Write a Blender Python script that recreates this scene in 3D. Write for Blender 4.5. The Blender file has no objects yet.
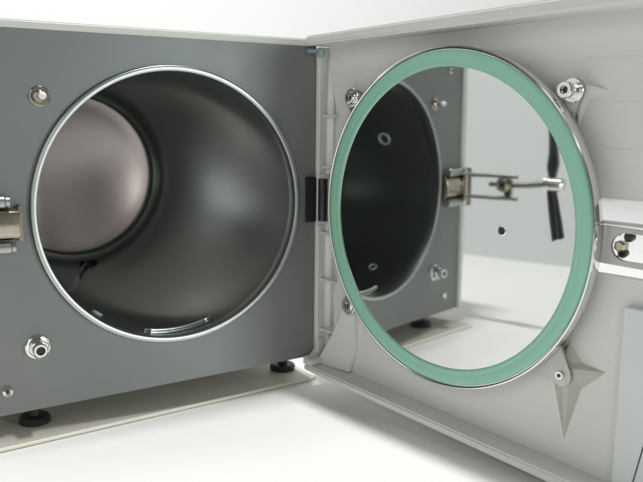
import bpy, bmesh, math, random
from mathutils import Vector, Matrix
random.seed(4)
C = bpy.context.scene
COL = C.collection
TZ = 18.5                     # height of the chamber axis above the tabletop, cm
U = 0.01                      # everything below is written in centimetres

def W(p):
    return Vector((p[0], p[1], p[2] + TZ)) * U

# ---------------------------------------------------------------- camera
yaw, pit, rol = -0.51504, -0.15464, 0.0115
R_ = Matrix.Rotation(yaw, 3, 'Z') @ Matrix.Rotation(pit, 3, 'X')
cr, sr = math.cos(rol), math.sin(rol)
right = R_ @ Vector((cr, 0, sr)); up = R_ @ Vector((-sr, 0, cr)); fwd = R_ @ Vector((0, 1, 0))
cam_d = bpy.data.cameras.new("camera")
cam = bpy.data.objects.new("camera", cam_d); COL.objects.link(cam)
m = Matrix((right, up, -fwd)).transposed().to_4x4()
m.translation = W((-22.365, -65.624, 7.723))
cam.matrix_world = m
cam_d.sensor_width = 36; cam_d.lens = 783.93 / 643 * 36
cam_d.clip_start = 0.02; cam_d.clip_end = 50
cam_d.dof.use_dof = True; cam_d.dof.focus_distance = 0.62; cam_d.dof.aperture_fstop = 9
C.camera = cam

# ---------------------------------------------------------------- light
wd = bpy.data.worlds.new("World"); C.world = wd; wd.use_nodes = True
bg = wd.node_tree.nodes["Background"]
bg.inputs[0].default_value = (1.0, 0.99, 0.97, 1); bg.inputs[1].default_value = 0.125

def area(name, loc, target, sx, sy, power, col=(1, 1, 1)):
    l = bpy.data.lights.new(name, 'AREA'); l.shape = 'RECTANGLE'
    l.size = sx * U; l.size_y = sy * U; l.energy = power; l.color = col
    o = bpy.data.objects.new(name, l); COL.objects.link(o)
    o.location = W(loc)
    o.rotation_euler = (W(target) - W(loc)).to_track_quat('-Z', 'Y').to_euler()
    return o
area("ceiling_lamp", (21, 1.5, 150), (6, 0, 0), 32, 7, 25, (1, 0.985, 0.96))
area("wall_fill", (60, 45, 175), (70, 115, 20), 280, 30, 13, (1, 1, 1))  # added fill to whiten the back wall, not a known fixture
area("window_light", (-66, -185, 12), (5, 10, 0), 40, 50, 2.3, (1.0, 0.97, 0.95))
area("side_fill", (-105, -95, 75), (10, -10, 0), 60, 50, 2.3, (1.0, 0.99, 0.97))  # added fill that brightens the door's lower flange; no window known there
area("room_light", (76, -170, 18), (-5, 10, 0), 26, 40, 7.4, (0.88, 1.0, 1.0))

C.view_settings.view_transform = 'Standard'; C.view_settings.look = 'None'
C.view_settings.exposure = 0.0; C.view_settings.gamma = 1.0
C.render.engine = 'CYCLES'
C.cycles.max_bounces = 14; C.cycles.glossy_bounces = 10; C.cycles.diffuse_bounces = 5
C.render.resolution_x = 1024; C.render.resolution_y = 768

# ---------------------------------------------------------------- materials
def mat(name, col, rough=0.5, metal=0.0, spec=0.5, var=0.0, vscale=30, vstretch=(1, 1, 1),
        rvar=0.0, bump=0.0, bscale=400, col2=None, coat=0.0):
    m = bpy.data.materials.new(name); m.use_nodes = True
    nt = m.node_tree; b = nt.nodes["Principled BSDF"]
    b.inputs["Base Color"].default_value = (*col, 1)
    b.inputs["Roughness"].default_value = rough
    b.inputs["Metallic"].default_value = metal
    b.inputs["Specular IOR Level"].default_value = spec
    b.inputs["Coat Weight"].default_value = coat
    tc = nt.nodes.new("ShaderNodeTexCoord"); mp = nt.nodes.new("ShaderNodeMapping")
    mp.inputs["Scale"].default_value = vstretch
    nt.links.new(tc.outputs["Object"], mp.inputs[0])
    if var or rvar:
        n = nt.nodes.new("ShaderNodeTexNoise"); n.inputs["Scale"].default_value = vscale
        n.inputs["Detail"].default_value = 6; n.inputs["Roughness"].default_value = 0.6
        nt.links.new(mp.outputs[0], n.inputs["Vector"])
        if var:
            mx = nt.nodes.new("ShaderNodeMix"); mx.data_type = 'RGBA'
            c2 = col2 or tuple(max(0, c * (1 - var)) for c in col)
            mx.inputs[6].default_value = (*col, 1); mx.inputs[7].default_value = (*c2, 1)
            rp = nt.nodes.new("ShaderNodeMapRange")
            rp.inputs[1].default_value = 0.2; rp.inputs[2].default_value = 0.8
            nt.links.new(n.outputs[0], rp.inputs[0]); nt.links.new(rp.outputs[0], mx.inputs[0])
            nt.links.new(mx.outputs[2], b.inputs["Base Color"])
        if rvar:
            rp = nt.nodes.new("ShaderNodeMapRange")
            rp.inputs[1].default_value = 0.2; rp.inputs[2].default_value = 0.8
            rp.inputs[3].default_value = max(0.01, rough - rvar); rp.inputs[4].default_value = rough + rvar
            nt.links.new(n.outputs[0], rp.inputs[0]); nt.links.new(rp.outputs[0], b.inputs["Roughness"])
    if bump:
        n2 = nt.nodes.new("ShaderNodeTexNoise"); n2.inputs["Scale"].default_value = bscale
        n2.inputs["Detail"].default_value = 3
        nt.links.new(mp.outputs[0], n2.inputs["Vector"])
        bp = nt.nodes.new("ShaderNodeBump"); bp.inputs["Strength"].default_value = bump
        bp.inputs["Distance"].default_value = 0.0004
        nt.links.new(n2.outputs[0], bp.inputs["Height"]); nt.links.new(bp.outputs[0], b.inputs["Normal"])
    return m

M = {
 'table': mat('table_laminate', (0.86, 0.86, 0.85), 0.35, var=0.03, vscale=4, bump=0.05),
 'wall': mat('wall_paint', (0.82, 0.83, 0.83), 0.8, var=0.02, vscale=2, bump=0.1, bscale=60),
 'boss': mat('olive_plastic', (0.54, 0.535, 0.48), 0.45, var=0.12, vscale=40, bump=0.15),  # darker and yellower than the door plastic
 'board': mat('beige_board', (0.62, 0.60, 0.54), 0.5, var=0.08, vscale=20, bump=0.1),
 'edge': mat('cream_edging', (0.80, 0.79, 0.68), 0.4, var=0.04, vscale=20),
 'sidewall': mat('shaded_wall_paint', (0.62, 0.635, 0.635), 0.8, var=0.03, vscale=3),  # white wall toned down, its shade put into the colour
 'panel': mat('grey_panel_paint', (0.222, 0.231, 0.226), 0.42, 0.3, var=0.10, vscale=6, rvar=0.06, bump=0.10, bscale=900),
 'case': mat('cream_casing', (0.70, 0.705, 0.65), 0.4, var=0.04, vscale=8, bump=0.15, bscale=600),
 'door': mat('off_white_plastic', (0.72, 0.72, 0.695), 0.42, var=0.07, vscale=9, rvar=0.08, bump=0.18, bscale=500),
 'bright': mat('polished_steel', (0.80, 0.80, 0.78), 0.12, 1.0, rvar=0.05, vscale=40),
 'rim': mat('machined_rim_steel', (0.47, 0.49, 0.47), 0.33, 0.95),
 'mirror': mat('mirror_steel', (0.73, 0.745, 0.735), 0.028, 1.0, var=0.03, vscale=12, rvar=0.02, bump=0.25, bscale=9),
 'chamber': mat('chamber_steel', (0.44, 0.47, 0.455), 0.18, 0.86, var=0.14, vscale=6, vstretch=(1, 0.35, 1), rvar=0.03),
 'back': mat('chamber_back_steel', (0.44, 0.425, 0.41), 0.30, 1.0, var=0.25, vscale=7, col2=(0.48, 0.40, 0.39), rvar=0.06),  # pinkish second tone puts a warm reflection into the steel colour
 'gasket': mat('green_silicone', (0.31, 0.62, 0.47), 0.38, var=0.10, vscale=14, bump=0.12, bscale=500),
 'dull': mat('dull_steel', (0.50, 0.50, 0.48), 0.38, 1.0, var=0.2, vscale=50, rvar=0.08),
 'brass': mat('yellowed_brass', (0.55, 0.50, 0.40), 0.20, 1.0, var=0.25, vscale=60, rvar=0.08),
 'rubber': mat('black_rubber', (0.018, 0.019, 0.02), 0.45, var=0.3, vscale=50),
 'black': mat('black_plastic', (0.02, 0.022, 0.024), 0.3, var=0.2, vscale=50),
 'dark': mat('dark_recess', (0.03, 0.032, 0.032), 0.7, var=0.3, vscale=40),
 'blue': mat('bluish_plastic', (0.30, 0.40, 0.43), 0.4, var=0.1, vscale=30),
 'case_reflection': mat('reflection_blue_plastic', (0.69, 0.725, 0.715), 0.4, var=0.05, vscale=20, bump=0.1),  # door plastic with a bluish reflection put into its colour
 'white': mat('white_ceramic', (0.85, 0.85, 0.87), 0.2, var=0.04, vscale=50),
}

# ---------------------------------------------------------------- mesh helpers
def link(name, bm, material, parent=None, smooth=35, mods=None):
    bmesh.ops.recalc_face_normals(bm, faces=bm.faces[:])
    for v in bm.verts: v.co = W(v.co)
    lo = Vector([min(v.co[i] for v in bm.verts) for i in range(3)])
    hi = Vector([max(v.co[i] for v in bm.verts) for i in range(3)])
    c = (lo + hi) / 2
    for v in bm.verts: v.co -= c
    me = bpy.data.meshes.new(name); bm.to_mesh(me); bm.free()
    me.materials.append(M[material])
    for p in me.polygons: p.use_smooth = True
    try: me.set_sharp_from_angle(angle=math.radians(smooth))
    except Exception: pass
    o = bpy.data.objects.new(name, me); COL.objects.link(o)
    if parent is not None:
        o.parent = parent
        o.location = c - wloc(parent)
    else:
        o.location = c
    return o

def wloc(o):
    v = o.location.copy()
    while o.parent is not None:
        o = o.parent; v += o.location
    return v

def new(): return bmesh.new()
IDENT = lambda a, b, c: (a, b, c)

TH = 3.33853
H = (14.56, -0.8)
SD = (-math.sin(TH) * -1, math.cos(TH) * 1)
SD = (0.19567, -0.98067)
NF = (-0.98067, -0.19567)
def D(s, w, z):               # door frame: s along the door from the hinge, w out of its inner face
    return (H[0] + s * SD[0] + w * NF[0], H[1] + s * SD[1] + w * NF[1], z)

def add(bm, verts, faces, f=IDENT):
    vs = [bm.verts.new(f(*v)) for v in verts]
    out = []
    for fc in faces:
        try: out.append(bm.faces.new([vs[i] for i in fc]))
        except ValueError: pass
    return vs, out

def box(bm, x0, x1, y0, y1, z0, z1, f=IDENT, bev=0.0, seg=2):
    t = bmesh.new()
    add(t, [(x0,y0,z0),(x1,y0,z0),(x1,y1,z0),(x0,y1,z0),(x0,y0,z1),(x1,y0,z1),(x1,y1,z1),(x0,y1,z1)],
        [(0,3,2,1),(4,5,6,7),(0,1,5,4),(1,2,6,5),(2,3,7,6),(3,0,4,7)])
    if bev: bmesh.ops.bevel(t, geom=t.edges[:], offset=bev, segments=seg, affect='EDGES')
    merge(bm, t, f)

def merge(bm, t, f=IDENT):
    t.verts.ensure_lookup_table(); t.verts.index_update()
    vs = [bm.verts.new(f(*v.co)) for v in t.verts]
    for fc in t.faces:
        try: bm.faces.new([vs[v.index] for v in fc.verts])
        except ValueError: pass
    t.free()

def prism(bm, poly, a, b, f=IDENT, bev=0.0, seg=2):
    """poly: list of (p, q); extruded from a to b; f(p, e, q)"""
    t = bmesh.new(); n = len(poly)
    add(t, [(p, a, q) for p, q in poly] + [(p, b, q) for p, q in poly],
        [tuple(range(n)), tuple(range(2*n-1, n-1, -1))] + [(i, i+n, (i+1) % n + n, (i+1) % n) for i in range(n)])
    if bev: bmesh.ops.bevel(t, geom=t.edges[:], offset=bev, segments=seg, affect='EDGES')
    merge(bm, t, f)

def lathe(bm, c, ax, prof, seg=32, closed=False, a0=0.0, tilt=None):
    """profile of (radius, height) about the axis ax through c"""
    ax = Vector(ax).normalized(); c = Vector(c)
    u = Vector((0, 0, 1)) if abs(ax.z) < 0.9 else Vector((1, 0, 0))
    e1 = ax.cross(u).normalized(); e2 = ax.cross(e1).normalized()
    rings = []
    for r, h in prof:
        if r < 1e-6: rings.append([bm.verts.new(c + ax * h)])
        else: rings.append([bm.verts.new(c + ax*h + e1*r*math.cos(a0+2*math.pi*i/seg) + e2*r*math.sin(a0+2*math.pi*i/seg)) for i in range(seg)])
    k = len(rings)
    for j in range(k if closed else k-1):
        A, B = rings[j], rings[(j+1) % k]
        for i in range(seg):
            i2 = (i+1) % seg
            q = []
            for v in (A[i % len(A)], A[i2 % len(A)], B[i2 % len(B)], B[i % len(B)]):
                if v not in q: q.append(v)
            if len(q) > 2:
                try: bm.faces.new(q)
                except ValueError: pass

def tube(bm, pts, r, seg=12, cap=True):
    pts = [Vector(p) for p in pts]; rings = []
    for i, p in enumerate(pts):
        d = (pts[min(i+1, len(pts)-1)] - pts[max(i-1, 0)]).normalized()
        u = Vector((0, 0, 1)) if abs(d.z) < 0.9 else Vector((1, 0, 0))
        e1 = d.cross(u).normalized(); e2 = d.cross(e1)
        rr = r[i] if isinstance(r, (list, tuple)) else r
        rings.append([bm.verts.new(p + e1*rr*math.cos(2*math.pi*k/seg) + e2*rr*math.sin(2*math.pi*k/seg)) for k in range(seg)])
    for A, B in zip(rings, rings[1:]):
        for k in range(seg):
            bm.faces.new((A[k], A[(k+1) % seg], B[(k+1) % seg], B[k]))
    if cap:
        bm.faces.new(rings[0]); bm.faces.new(rings[-1][::-1])

# ---------------------------------------------------------------- setting
def structure(name, bm, m):
    o = link(name, bm, m); o["kind"] = "structure"; return o
bm = new(); box(bm, -145, 209, -130, 118, -22.5, -18.5, bev=0.4); structure("tabletop", bm, 'table')
bm = new(); box(bm, -145, 214, 120, 124, -60, 190); structure("back_wall", bm, 'wall')
bm = new(); box(bm, 210, 214, -60, 119.5, -60, 190); structure("side_wall", bm, 'wall')
bm = new(); box(bm, -66, -62, -45, 119, -22.4, 60); structure("side_wall", bm, 'sidewall')

# thin board lying on the table under the autoclave
bb = bpy.data.objects.new("base_board", None); COL.objects.link(bb); bb.location = W((0, 20, -18.5))
bb["label"] = "thin beige board lying flat under the autoclave and its feet"; bb["category"] = "board"
def bl(x): return -0.45 + 0.13 * x
bm = new()
t = bmesh.new()
add(t, [(x, y, z) for z in (-18.496, -18.2) for x, y in ((-16.7, bl(-16.7)), (14.9, bl(14.9)), (14.9, 44), (-16.7, 44))],
    [(0,3,2,1),(4,5,6,7),(0,1,5,4),(1,2,6,5),(2,3,7,6),(3,0,4,7)])
merge(bm, t); link("board_panel", bm, 'board', bb)
bm = new(); tube(bm, [(-16.75, bl(-16.7)-0.12, -18.32), (14.95, bl(14.9)-0.12, -18.32)], 0.165, 12)
o = link("edge_strip", bm, 'edge', bb); o["label"] = "pale cream front edge strip"

# ---------------------------------------------------------------- the autoclave
root = bpy.data.objects.new("autoclave", None); COL.objects.link(root)
root.location = W((0, 20, -18.5)); root.empty_display_size = 0.05
root["label"] = "grey fronted benchtop autoclave, its round steel chamber open and mirrored door swung out"
root["category"] = "autoclave"

X0, X1, Z0, Z1 = -17.7, 14.0, -16.6, 14.37
DEP = 45.0

# front panel with its round opening
def plate_hole(bm, x0, x1, z0, z1, r, ya, yb, seg=128):
    angs = [2*math.pi*i/seg for i in range(seg)] + [math.atan2(z, x) % (2*math.pi) for x, z in ((x0, z0), (x0, z1), (x1, z1), (x1, z0+1.15))]
    angs = sorted(set(round(a, 9) for a in angs))
    zb0, zb1 = z0, z0 + 1.15          # the lower edge rises a little towards the hinge
    def outer(a):
        c, s = math.cos(a), math.sin(a); t = 1e9
        if c > 1e-9: t = min(t, x1/c)
        if c < -1e-9: t = min(t, x0/c)
        if s > 1e-9: t = min(t, z1/s)
        k = (zb1-zb0)/(x1-x0); den = s - k*c; num = zb0 - k*x0
        if den < -1e-9: t = min(t, num/den)
        return t*c, t*s
    L = []
    for a in angs:
        ox, oz = outer(a); ix, iz = r*math.cos(a), r*math.sin(a)
        L.append([bm.verts.new(p) for p in ((ix, ya, iz), (ox, ya, oz), (ox, yb, oz), (ix, yb, iz))])
    n = len(L)
    for i in range(n):
        A, B = L[i], L[(i+1) % n]
        for k in range(4):
            bm.faces.new((A[k], B[k], B[(k+1) % 4], A[(k+1) % 4]))
bm = new(); plate_hole(bm, X0, X1, Z0, Z1, 12.1, 0.0, 0.25)
front = link("front_panel", bm, 'panel', root, smooth=20); front["label"] = "smooth grey front panel around the chamber mouth"

# casing
bm = new()
box(bm, X0-0.85, X1+0.2, -0.32, DEP, Z1+0.004, Z1+0.62, bev=0.12, seg=3)      # top
box(bm, X0-0.85, X0-0.004, -0.32, DEP, Z0-0.1, Z1-0.0, bev=0.12, seg=3)     # left side
box(bm, X1+0.004, X1+0.45, 0.5, DEP, Z0+1.1, Z1-0.0, bev=0.12, seg=3)      # right side
box(bm, X0+0.01, X1-0.01, 0.27, DEP-0.6, Z0+1.15, Z0+1.4)                   # bottom
box(bm, X0+0.01, X1-0.01, DEP-0.6, DEP-0.1, Z0+0.21, Z1-0.01)              # back
case = link("casing", bm, 'case', root); case["label"] = "thin cream casing edged over the grey front"

# chamber
bm = new()
lathe(bm, (0, 0, 0), (0, 1, 0), [(11.60, 0.5), (11.6, 1.2), (11.6, 10), (11.6, 20), (11.6, 30), (11.6, 37.8), (11.53, 38.9), (11.3, 39.8), (10.9, 40.5), (10.45, 40.95), (10.3, 41.05)], seg=128)
chamber = link("chamber", bm, 'chamber', root, smooth=60)
bm = new()
lathe(bm, (0, 0, 0), (0, 1, 0), [(12.06, 0.24), (12.06, -0.50), (12.0, -0.58), (11.9, -0.6), (11.68, -0.6), (11.60, -0.56), (11.57, -0.4), (11.57, 0.6), (11.60, 0.7)], seg=160)
link("chamber_rim", bm, 'rim', chamber, smooth=50)
bm = new()
lathe(bm, (0, 0, 0), (0, 1, 0), [(12.11, 0.255), (12.9, 0.6), (12.9, 2.4), (12.0, 2.4), (12.02, 0.24)], seg=96)
link("seal_gap", bm, 'dark', chamber)
bm = new()
lathe(bm, (0, 0, 0), (0, 1, 0), [(10.3, 41.06), (10.15, 41.08), (9, 41.5), (7, 42.0), (5, 42.35), (3, 42.6), (1.2, 42.68), (0, 42.7)], seg=96)
link("chamber_back", bm, 'back', chamber, smooth=70)
# low welded ridge on the floor of the chamber, just inside the mouth
bm = new(); pts = []
for i in range(21):
    a = math.radians(-102 + 32*i/20.0); pts.append((11.5*math.cos(a), 2.0, 11.5*math.sin(a)))
tube(bm, pts, [0.06] + [0.19]*19 + [0.06], 12); link("floor_ridge", bm, 'bright', chamber)
def port(x, z, y, r):
    q = Vector((x, 0, z)).normalized(); c = q*11.6; ax = -q
    b = new(); lathe(b, (c.x, y, c.z), ax, [(r, -0.1), (r*1.0, 0.08), (r*0.9, 0.12), (r*0.78, 0.08), (r*0.76, -0.1)], seg=28, closed=True)
    o = link("port_ring", b, 'white', chamber)
    return o
port(-10.4, 5.1, 6.6, 0.80); port(-5.8, -10.0, 5.0, 0.52)
bm = new(); lathe(bm, (1.0, 38.0, -11.56), (0, 0, 1), [(1.15, 0), (1.1, 0.35), (0.8, 0.6), (0.0, 0.62)], seg=24)
link("drain_cap", bm, 'black', chamber)
bm = new(); tube(bm, [(0.8, 37.4, -11.3), (-0.3, 35, -11.35), (-1.6, 31, -11.3), (-2.8, 27, -11.05)], 0.26, 10)
link("drain_shadow", bm, 'dull', chamber)  # tube shape stands in for the shadow streak beside the drain

# feet
def foot(x, y):
    b = new(); lathe(b, (x, y, -18.5), (0, 0, 1), [(0, 0.302), (1.05, 0.302), (1.28, 0.4), (1.32, 0.75), (1.15, 0.95), (0.5, 1.0), (0.5, 3.0), (0, 3.0)], seg=36)
    o = link("foot", b, 'rubber', root, smooth=40); o["label"] = "round black rubber foot"
for x in (-12.1, 13.1):
    for y in ((1.9, 40) if x < 0 else (5.0, 40)): foot(x, y)

# valve stem at the upper left of the chamber mouth
cx, cz = -10.9, 9.25
bm = new(); lathe(bm, (cx, 0, cz), (0, -1, 0), [(0.8, 0.0), (0.8, 0.1), (0.72, 0.16), (0.45, 0.16), (0.45, 0.3), (0.34, 0.4), (0, 0.4)], seg=36)
va = link("valve_stem", bm, 'brass', root); va["label"] = "small brass valve with a white tip"
bm = new(); lathe(bm, (cx, 0, cz), (0, -1, 0), [(0.22, 0.40), (0.22, 1.1), (0, 1.1)], seg=20); link("spindle", bm, 'dull', va)
bm = new(); lathe(bm, (cx, 0, cz), (0, -1, 0), [(0.0, 0.95), (0.24, 1.0), (0.32, 1.2), (0.28, 1.4), (0.13, 1.54), (0, 1.56)], seg=24); link("tip", bm, 'white', va)

# hose fitting lower left
cx, cz = -11.9, -11.05
bm = new(); lathe(bm, (cx, 0, cz), (0, -1, 0), [(1.0, 0), (1.0, 0.1), (0.9, 0.16), (0.6, 0.16)], seg=36)
ho = link("hose_fitting", bm, 'bright', root); ho["label"] = "hexagonal steel hose fitting with a black bore"
bm = new(); lathe(bm, (cx, 0, cz), (0, -1, 0), [(0.82, 0.14), (0.86, 0.2), (0.86, 0.62), (0.76, 0.72), (0.5, 0.72)], seg=6, a0=0.3); link("hex_nut", bm, 'bright', ho, smooth=15)
bm = new(); lathe(bm, (cx, 0, cz), (0, -1, 0), [(0.58, 0.7), (0.58, 1.35), (0.52, 1.44), (0.36, 1.44), (0.34, 1.35), (0.34, 0.9), (0, 0.88)], seg=28); link("nozzle", bm, 'bright', ho)
bm = new(); lathe(bm, (cx, 0, cz), (0, -1, 0), [(0, 1.22), (0.335, 1.22), (0.335, 1.1), (0, 1.1)], seg=20); link("bore", bm, 'black', ho)

# screw
def face_screw(x, z, r=0.5):
    b = new(); lathe(b, (x, 0, z), (0, -1, 0), [(r, 0), (r, 0.1), (r*0.8, 0.3), (r*0.45, 0.38), (r*0.4, 0.22), (0, 0.2)], seg=28)
    o = link("panel_screw", b, 'bright', root)
    b = new(); lathe(b, (x, 0, z), (0, -1, 0), [(r*0.36, 0.235), (0, 0.235)], seg=6); link("socket", b, 'black', o)
face_screw(-14.4, -14.45)
face_screw(-14.4, 13.2, 0.4)

# latch
LX, LZ = -16.9, -0.55
bm = new()
prism(bm, [(-0.003, -2.0), (-0.45, -2.0), (-0.85, -1.75), (-0.98, -1.2), (-0.98, -0.2), (-0.85, 0.3), (-0.45, 0.52), (-0.003, 0.52)], -17.6, -12.95, lambda p, e, q: (e, p, q), bev=0.07, seg=3)
box(bm, -13.0, -12.7, -0.75, -0.003, -2.15, 0.75, bev=0.1)
box(bm, -17.4, -13.15, -1.03, -0.95, -0.78, -0.66, bev=0.03)
la = link("latch", bm, 'brass', root, smooth=40); la["label"] = "yellowed latch bracket with a long forward pull rod"
for z, x1 in ((1.02, -13.5), (-2.62, -13.2)):
    bm = new(); lathe(bm, (-17.5, -0.55, z), (1, 0, 0), [(0, 0), (0.45, 0), (0.5, 0.06)] + [(0.5, 0.1), (0.5, x1+17.0), (0.42, x1+17.1), (0.42, x1+17.4), (0, x1+17.4)], seg=28)
    link("pivot_barrel", bm, 'dull', la)
    bm = new(); lathe(bm, (LX, -1.0, z*1.0), (0, -1, 0), [(0.45, 0), (0.45, 0.18), (0.3, 0.3), (0, 0.32)], seg=24); link("pivot_screw", bm, 'white' if False else 'bright', la)
bm = new(); lathe(bm, (LX, -1.15, -2.4), (0, 0, 1), [(0, 0), (0.42, 0), (0.42, 3.2), (0, 3.2)], seg=24); link("cross_pin", bm, 'brass', la)
bm = new(); box(bm, -17.9, -17.62, -1.5, -0.35, -3.2, 1.5, bev=0.08); link("side_plate", bm, 'dull', la)
for z in (0.75, -1.9):
    bm = new(); tube(bm, [(LX, -1.2, z), (LX, -4, z), (LX, -8.1, z)], 0.27, 12); link("pull_rod", bm, 'dull', la)
bm = new()
lathe(bm, (LX, -5.4, -0.3), (0, -1, 0), [(0, -0.9), (0.28, -0.9), (0.28, 0.1), (0.75, 0.3), (0.92, 0.8), (0.92, 1.5), (0.6, 1.8), (0.3, 2.0), (0.3, 2.6), (0, 2.6)], seg=28)
box(bm, LX-0.35, LX+0.35, -7.4, -6.5, -1.6, 0.4, bev=0.08)
link("yoke", bm, 'brass', la)
bm = new(); tube(bm, [(LX, -7.9, -0.25), (LX, -9.3, -0.15), (LX, -11.0, 0.05), (LX, -11.8, 0.05)], [0.4, 0.4, 0.42, 0.5], 16); link("shaft", bm, 'dull', la)
bm = new(); lathe(bm, (LX, -11.4, 0.1), (0, -1, 0), [(0, 0), (0.72, 0), (0.84, 0.12), (0.84, 0.5), (0.78, 0.6), (0.78, 1.0), (0.84, 1.1), (0.84, 2.2), (0.72, 2.35), (0, 2.35)], seg=32)
link("knob", bm, 'bright', la, smooth=30)
bm = new(); prism(bm, [(-12.0, 0.9), (-12.7, 0.9), (-13.0, 2.5), (-12.6, 5.6), (-11.7, 6.9), (-12.0, 4.0), (-11.75, 2.2)], LX-0.35, LX+0.35, lambda p, e, q: (e, p, q), bev=0.08)
link("handle_blade", bm, 'black', la)
bm = new(); prism(bm, [(-11.8, -0.7), (-12.5, -0.7), (-13.4, -6.2), (-12.7, -6.6)], LX-0.3, LX+0.3, lambda p, e, q: (e, p, q), bev=0.06)
link("handle_blade", bm, 'black', la)
bm = new(); prism(bm, [(-12.62, -0.7), (-12.9, -0.7), (-14.1, -6.0), (-13.55, -6.3)], LX-0.2, LX+0.2, lambda p, e, q: (e, p, q), bev=0.05)
link("handle_blade", bm, 'black', la)

# hinge
bm = new(); box(bm, 12.9, 13.98, -0.42, -0.003, -2.05, 2.25, bev=0.08)
hi_ = link("hinge", bm, 'black', root); hi_["label"] = "black hinge block between the front and the door"
bm = new(); lathe(bm, (14.45, -0.75, -1.95), (0, 0, 1), [(0, 0), (0.42, 0), (0.46, 0.06), (0.46, 4.0), (0.42, 4.06), (0, 4.06)], seg=24); link("hinge_barrel", bm, 'black', hi_)
bm = new(); lathe(bm, (14.1, -0.75, 13.75), (0, 0, 1), [(0, -0.35), (0.3, -0.35), (0.35, 0.3), (0, 0.3)], seg=20)
box(bm, 12.9, 14.2, -0.6, -0.05, 13.72, 14.1, bev=0.08)
link("hinge_bushing", bm, 'blue', root)

# ---------------------------------------------------------------- the door
PW = -0.5                      # inner face of the door panel
bm = new()
panel = [(-0.25, 14.6), (32.0, 15.0), (32.0, 2.62), (26.6, 2.62), (26.6, -2.62), (32.0, -2.62), (32.0, -17.6), (-0.7, -16.6), (1.1, -12.3), (1.45, -7), (1.5, 0), (1.25, 7.4)]
prism(bm, panel, PW, PW-0.3, D)
# faint moulded ridges across the panel
for z in (11.9, 9.0, 5.9):
    box(bm, 14, 30.7, PW-0.05, PW+0.03, z-0.12, z+0.12, D, bev=0.06)
# floor of the hinge channel
prism(bm, [(-3.2, 14.2), (1.6, 14.6), (2.1, -16.5), (-3.2, -16.2)], -1.65, -1.9, D)
# notch frame
box(bm, 26.59, 32.0, PW-0.5, PW+0.02, 2.60, 2.78, D, bev=0.03)
box(bm, 26.59, 32.0, PW-0.5, PW+0.02, -2.80, -2.60, D, bev=0.03)
door = link("door", bm, 'door', root, smooth=20); door["label"] = "off-white moulded plastic door seen from its inner side"

def seg_bar(name, pts0, pts1, w0, w1, material='door', bev=0.1, cap=3):
    """bar running from section pts0 (s0, z0, z1) to pts1 between depths w0..w1"""
    t = bmesh.new()
    (s0, a0, b0), (s1, a1, b1) = pts0, pts1
    add(t, [(s0, w0, a0), (s0, w1, a0), (s0, w1, b0), (s0, w0, b0), (s1, w0, a1), (s1, w1, a1), (s1, w1, b1), (s1, w0, b1)],
        [(0,1,2,3), (7,6,5,4), (0,4,5,1), (1,5,6,2), (2,6,7,3), (3,7,4,0)])
    bmesh.ops.bevel(t, geom=t.edges[:], offset=bev, segments=cap, affect='EDGES')
    b = new(); merge(b, t, D)
    return link(name, b, material, door, smooth=50)
seg_bar("top_edge", (-0.75, 14.36, 15.2), (32.4, 15.0, 16.0), -5, 2.0, bev=0.18)
seg_bar("bottom_edge", (-0.65, -16.55, -15.95), (32.4, -18.2, -17.4), -5, 1.9, bev=0.16)
o = seg_bar("side_edge", (30.85, -17.6, -4.45), (33.8, -17.6, -4.45), -5, 0.12, "case_reflection", bev=0.08); o["label"] = "side wall of the door, bluish reflection put into its colour"
bm = new(); tube(bm, [D(33.6, 0.10, -10.0), D(32.91, 0.12, -13.73), D(32.2, 0.12, -17.4)], 0.045, 8); link('seam_gap', bm, 'dark', o)
# left edge in two lengths, broken where the hinge passes
for z0, z1 in ((2.5, 14.3), (-13.6, -2.3)):
    seg_bar("hinge_edge", (-0.85, z0, z1), (-0.35, z0, z1), -1.9, 0.45, bev=0.1)
for z in (8.0, 3.2, -3.1, -7.7, -12.7):
    seg_bar("rib", (-0.36, z-0.09, z+0.09), (1.55, z-0.09, z+0.09), -1.7, 0.0 if z > 0 else 0.1, bev=0.04, cap=2)
# lower hinge corner: short sloped web and foot
bm = new()
prism(bm, [(-0.9, -15.95), (1.0, -15.95), (0.9, -15.5), (-0.2, -13.5), (-0.9, -14.6)], -1.6, -1.2, D, bev=0.06)
box(bm, -0.75, -0.35, -1.2, 1.9, -15.96, -15.2, D, bev=0.1)
box(bm, -0.75, -0.35, -1.6, 0.3, -15.2, -13.5, D, bev=0.08)
box(bm, -0.72, 0.5, 0.2, 1.85, -15.96, -15.35, D, bev=0.12)
prism(bm, [(0.2, -15.95), (1.9, -15.95), (0.2, -14.4)], 1.85, 1.55, lambda p, e, q: D(-0.72+(1.9-e)*0.6, p, q), bev=0.05)
link("corner_web", bm, 'door', door)
bm = new(); box(bm, -0.8, 2.2, -5, -4.7, -16.6, 14.6, D); box(bm, 2.2, 17.0, -5, -4.7, -16.6, 14.6, D); 
link("outer_cover", bm, 'door', door)

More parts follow.
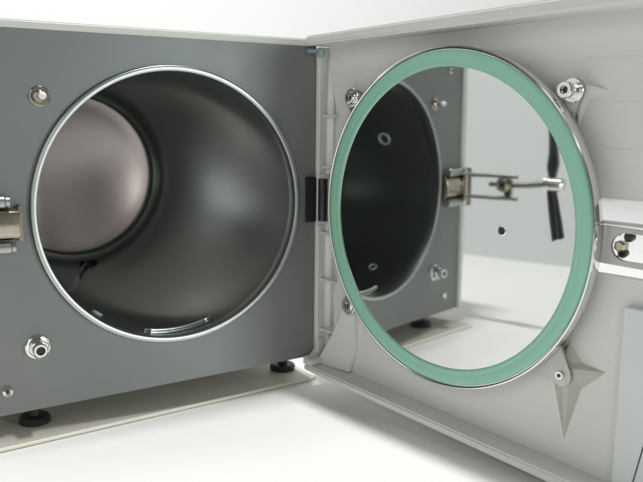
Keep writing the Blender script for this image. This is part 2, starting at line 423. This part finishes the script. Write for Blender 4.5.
# moulded screw bosses: four-armed pyramids
def boss(s, z, Lr, Lu, Ll, Ld, top=0.2, extra=None, r=0.62, dz=0.0, k=0.75):
    P_ = [(Lr, dz), (k, k*0.85), (0, Lu), (-k, k*0.85), (-Ll, 0), (-k, -k*0.85), (0, -Ld), (k, -k*0.85)]
    if extra: P_[5] = extra
    b = new()
    base = [b.verts.new(D(s+x, PW-0.02, z+y)) for x, y in P_]
    tp = [b.verts.new(D(s+r*math.cos(math.radians(45*i)), top, z+r*math.sin(math.radians(45*i)))) for i in range(8)]
    for i in range(8):
        j = (i+1) % 8
        b.faces.new((base[i], base[j], tp[j])); b.faces.new((base[i], tp[j], tp[i]))
    b.faces.new(tp)
    return link("boss", b, 'boss' if k > 1 else 'door', door, smooth=12)
LC = (15.748, 1.481, -0.135)      # lid centre in door coordinates
EA = [(LC[0]+10.9, 9.75), (LC[0]+10.6, -10.35), (LC[0]-11.75, 9.55), (LC[0]-11.75, -9.35)]
EA = [(26.3, 9.85), (26.65, -10.25), (4.25, 9.6), (4.25, -9.4)]
boss(*EA[0], 2.1, 1.2, 2.2, 2.4)
boss(*EA[1], 3.0, 2.3, 2.6, 5.2, r=0.8, dz=0.75, k=1.15)
boss(*EA[2], 1.5, 2.0, 1.5, 1.6)
boss(*EA[3], 1.1, 1.3, 0.9, 4.6)
bm = new()
s0, z0 = EA[3]
tb = [(s0-0.55, z0+0.35), (s0+0.45, z0-0.4), (s0+0.2, z0-4.6), (s0-0.4, -16.05), (-0.2, -15.95), (s0-2.9, z0-3.6)]
dp = [0.22, 0.22, PW+0.03, 0.0, 0.6, 0.0]
f_ = [bm.verts.new(D(p, dd, q)) for (p, q), dd in zip(tb, dp)]
b_ = [bm.verts.new(D(p, PW-0.1, q)) for (p, q), dd in zip(tb, dp)]
bm.faces.new(f_)
for i in range(6): bm.faces.new((f_[i], f_[(i+1) % 6], b_[(i+1) % 6], b_[i]))
link("gusset", bm, 'door', door, smooth=15)

# ---------------------------------------------------------------- the lid
nrm = Vector((-0.98064481, -0.19567173, -0.00695131)).normalized()
lc = Vector(D(*LC))
bm = new()
lathe(bm, lc, nrm, [(11.9, -0.28), (11.93, -0.1), (13.27, -0.1), (13.30, 0.02), (13.38, 0.07), (13.48, 0.03), (13.52, -0.08), (13.50, -0.9), (13.40, -1.05), (12.6, -1.12), (12.2, -1.5), (11.9, -1.78), (0, -1.78), ], seg=192)
lid = link("lid", bm, 'bright', root, smooth=40); lid["label"] = "round steel pressure lid fixed inside the door"
bm = new()
lathe(bm, lc, nrm, [(11.96, -0.15), (11.97, -0.02), (12.05, 0.035), (12.25, 0.045), (12.32, 0.028), (12.42, 0.026), (12.5, 0.044), (12.8, 0.05), (13.14, 0.035), (13.22, -0.03), (13.23, -0.12)], seg=192)
g = link("gasket", bm, 'gasket', lid, smooth=60); g["label"] = "flat pale green sealing ring"
bm = new()
lathe(bm, lc, nrm, [(11.965, -0.20), (11.965, -0.119), (0, -0.119)], seg=160)
link("mirror_plate", bm, 'mirror', lid, smooth=30)
mc = Vector(D(LC[0]+5.9, LC[1], -0.3))
bm = new(); lathe(bm, mc, nrm, [(0.30, -0.11), (0.27, -0.095), (0.19, -0.10), (0, -0.10)], seg=24)
o = link("centre_bore", bm, 'black', lid); o["label"] = "tiny black bore in the mirror plate"
bm = new(); lathe(bm, mc, nrm, [(0.38, -0.115), (0.34, -0.09), (0.29, -0.092), (0.28, -0.115)], seg=28); link("bore_ring", bm, 'bright', lid)

for i, (s, z) in enumerate(EA):
    d = Vector((s-LC[0], z-LC[2])); L = d.length; d.normalize(); q = Vector((-d.y, d.x))
    # rounded tab from the lid out to the boss
    P_ = [(d*12.3+q*1.9), (d*(L-0.2)+q*0.95)]
    for k in range(9):
        a = math.radians(80 - 20*k); P_.append(d*(L+0.85*math.cos(a)) + q*0.85*math.sin(a))
    P_ += [(d*(L-0.2)-q*0.95), (d*12.3-q*1.9)]
    P_ = [(p.x+LC[0], p.y+LC[2]) for p in P_]
    bm = new(); prism(bm, P_, 0.22, 0.48, D, bev=0.05)
    link("mounting_ear", bm, 'dull' if i == 1 else 'dull', lid)
    bm = new(); c = Vector(D(s, 0.48, z)); 
    if i != 1: lathe(bm, c, nrm, [(0.85, 0), (0.85, 0.12), (0.8, 0.16), (0.5, 0.16)], seg=32)
    hgt = (1.15, 0.22, 0.45, 0.3)[i]
    k = 0.55 if i == 1 else 1.0
    lathe(bm, c, nrm, [(0.56*k, 0.0), (0.58*k, 0.08), (0.58*k, hgt-0.08), (0.52*k, hgt), (0.30*k, hgt), (0.28*k, hgt-0.2), (0, hgt-0.2)], seg=32)
    bo = link("lid_bolt", bm, 'bright', lid)
    bm = new(); lathe(bm, c, nrm, [(0.27*k, hgt-0.19), (0, hgt-0.19)], seg=6); link_parent = bo
    if True:
        o = link("bolt_socket", bm, 'dark', lid)
# clamp arm with keyhole slot
def arm_poly():
    out = [(27.6, 0.95), (33.0, 0.75), (33.0, -1.6), (27.6, -1.6)]
    return out
bm = new()
zc = -0.4; r = 0.92; s_c = 30.75
hole = [(s_c + 0.0 + r*math.cos(a), zc + r*math.sin(a)) for a in [math.radians(t) for t in range(90, 271, 15)]]
outer = [(33.2, 0.80), (27.0, 0.98), (27.0, -1.62), (33.2, -1.75)]
poly = outer[:2] + outer[2:] + [(33.2, zc-r)] + hole[::-1] + [(33.2, zc+r)]
prism(bm, poly, 0.55, 0.30, D, bev=0.04)
box(bm, 27.0, 33.2, -0.35, 0.50, 0.98, 1.14, D, bev=0.04)
o = link("clamp_arm", bm, 'dull', lid, smooth=25); o["label"] = "flat steel arm with a slot for the latch"
bm = new(); c = D(30.25, 0.0, -0.45); lathe(bm, c, nrm, [(0, -0.5), (0.36, -0.5), (0.36, 0.0), (0.42, 0.05), (0.42, 0.16), (0.3, 0.24), (0, 0.24)], seg=6, a0=0.4)
link("slot_pin", bm, 'brass', lid)
bm = new(); lathe(bm, D(30.75, -0.15, 0.2), nrm, [(0, -0.3), (0.32, -0.3), (0.34, 0.1), (0.2, 0.2), (0, 0.2)], seg=16)
lathe(bm, D(30.3, -0.3, -0.95), nrm, [(0, -0.3), (0.3, -0.3), (0.34, 0.1), (0.2, 0.2), (0, 0.2)], seg=16)
link("cavity_shade", bm, 'black', lid)  # black pieces stand in for the cavity shade above and below the pin
bm = new(); tube(bm, [D(30.05+0.75*math.cos(a), 0.08, -0.42+0.8*math.sin(a)) for a in [math.radians(t) for t in range(75, 290, 12)]], 0.13, 10); link("catch_loop", bm, 'bright', lid)
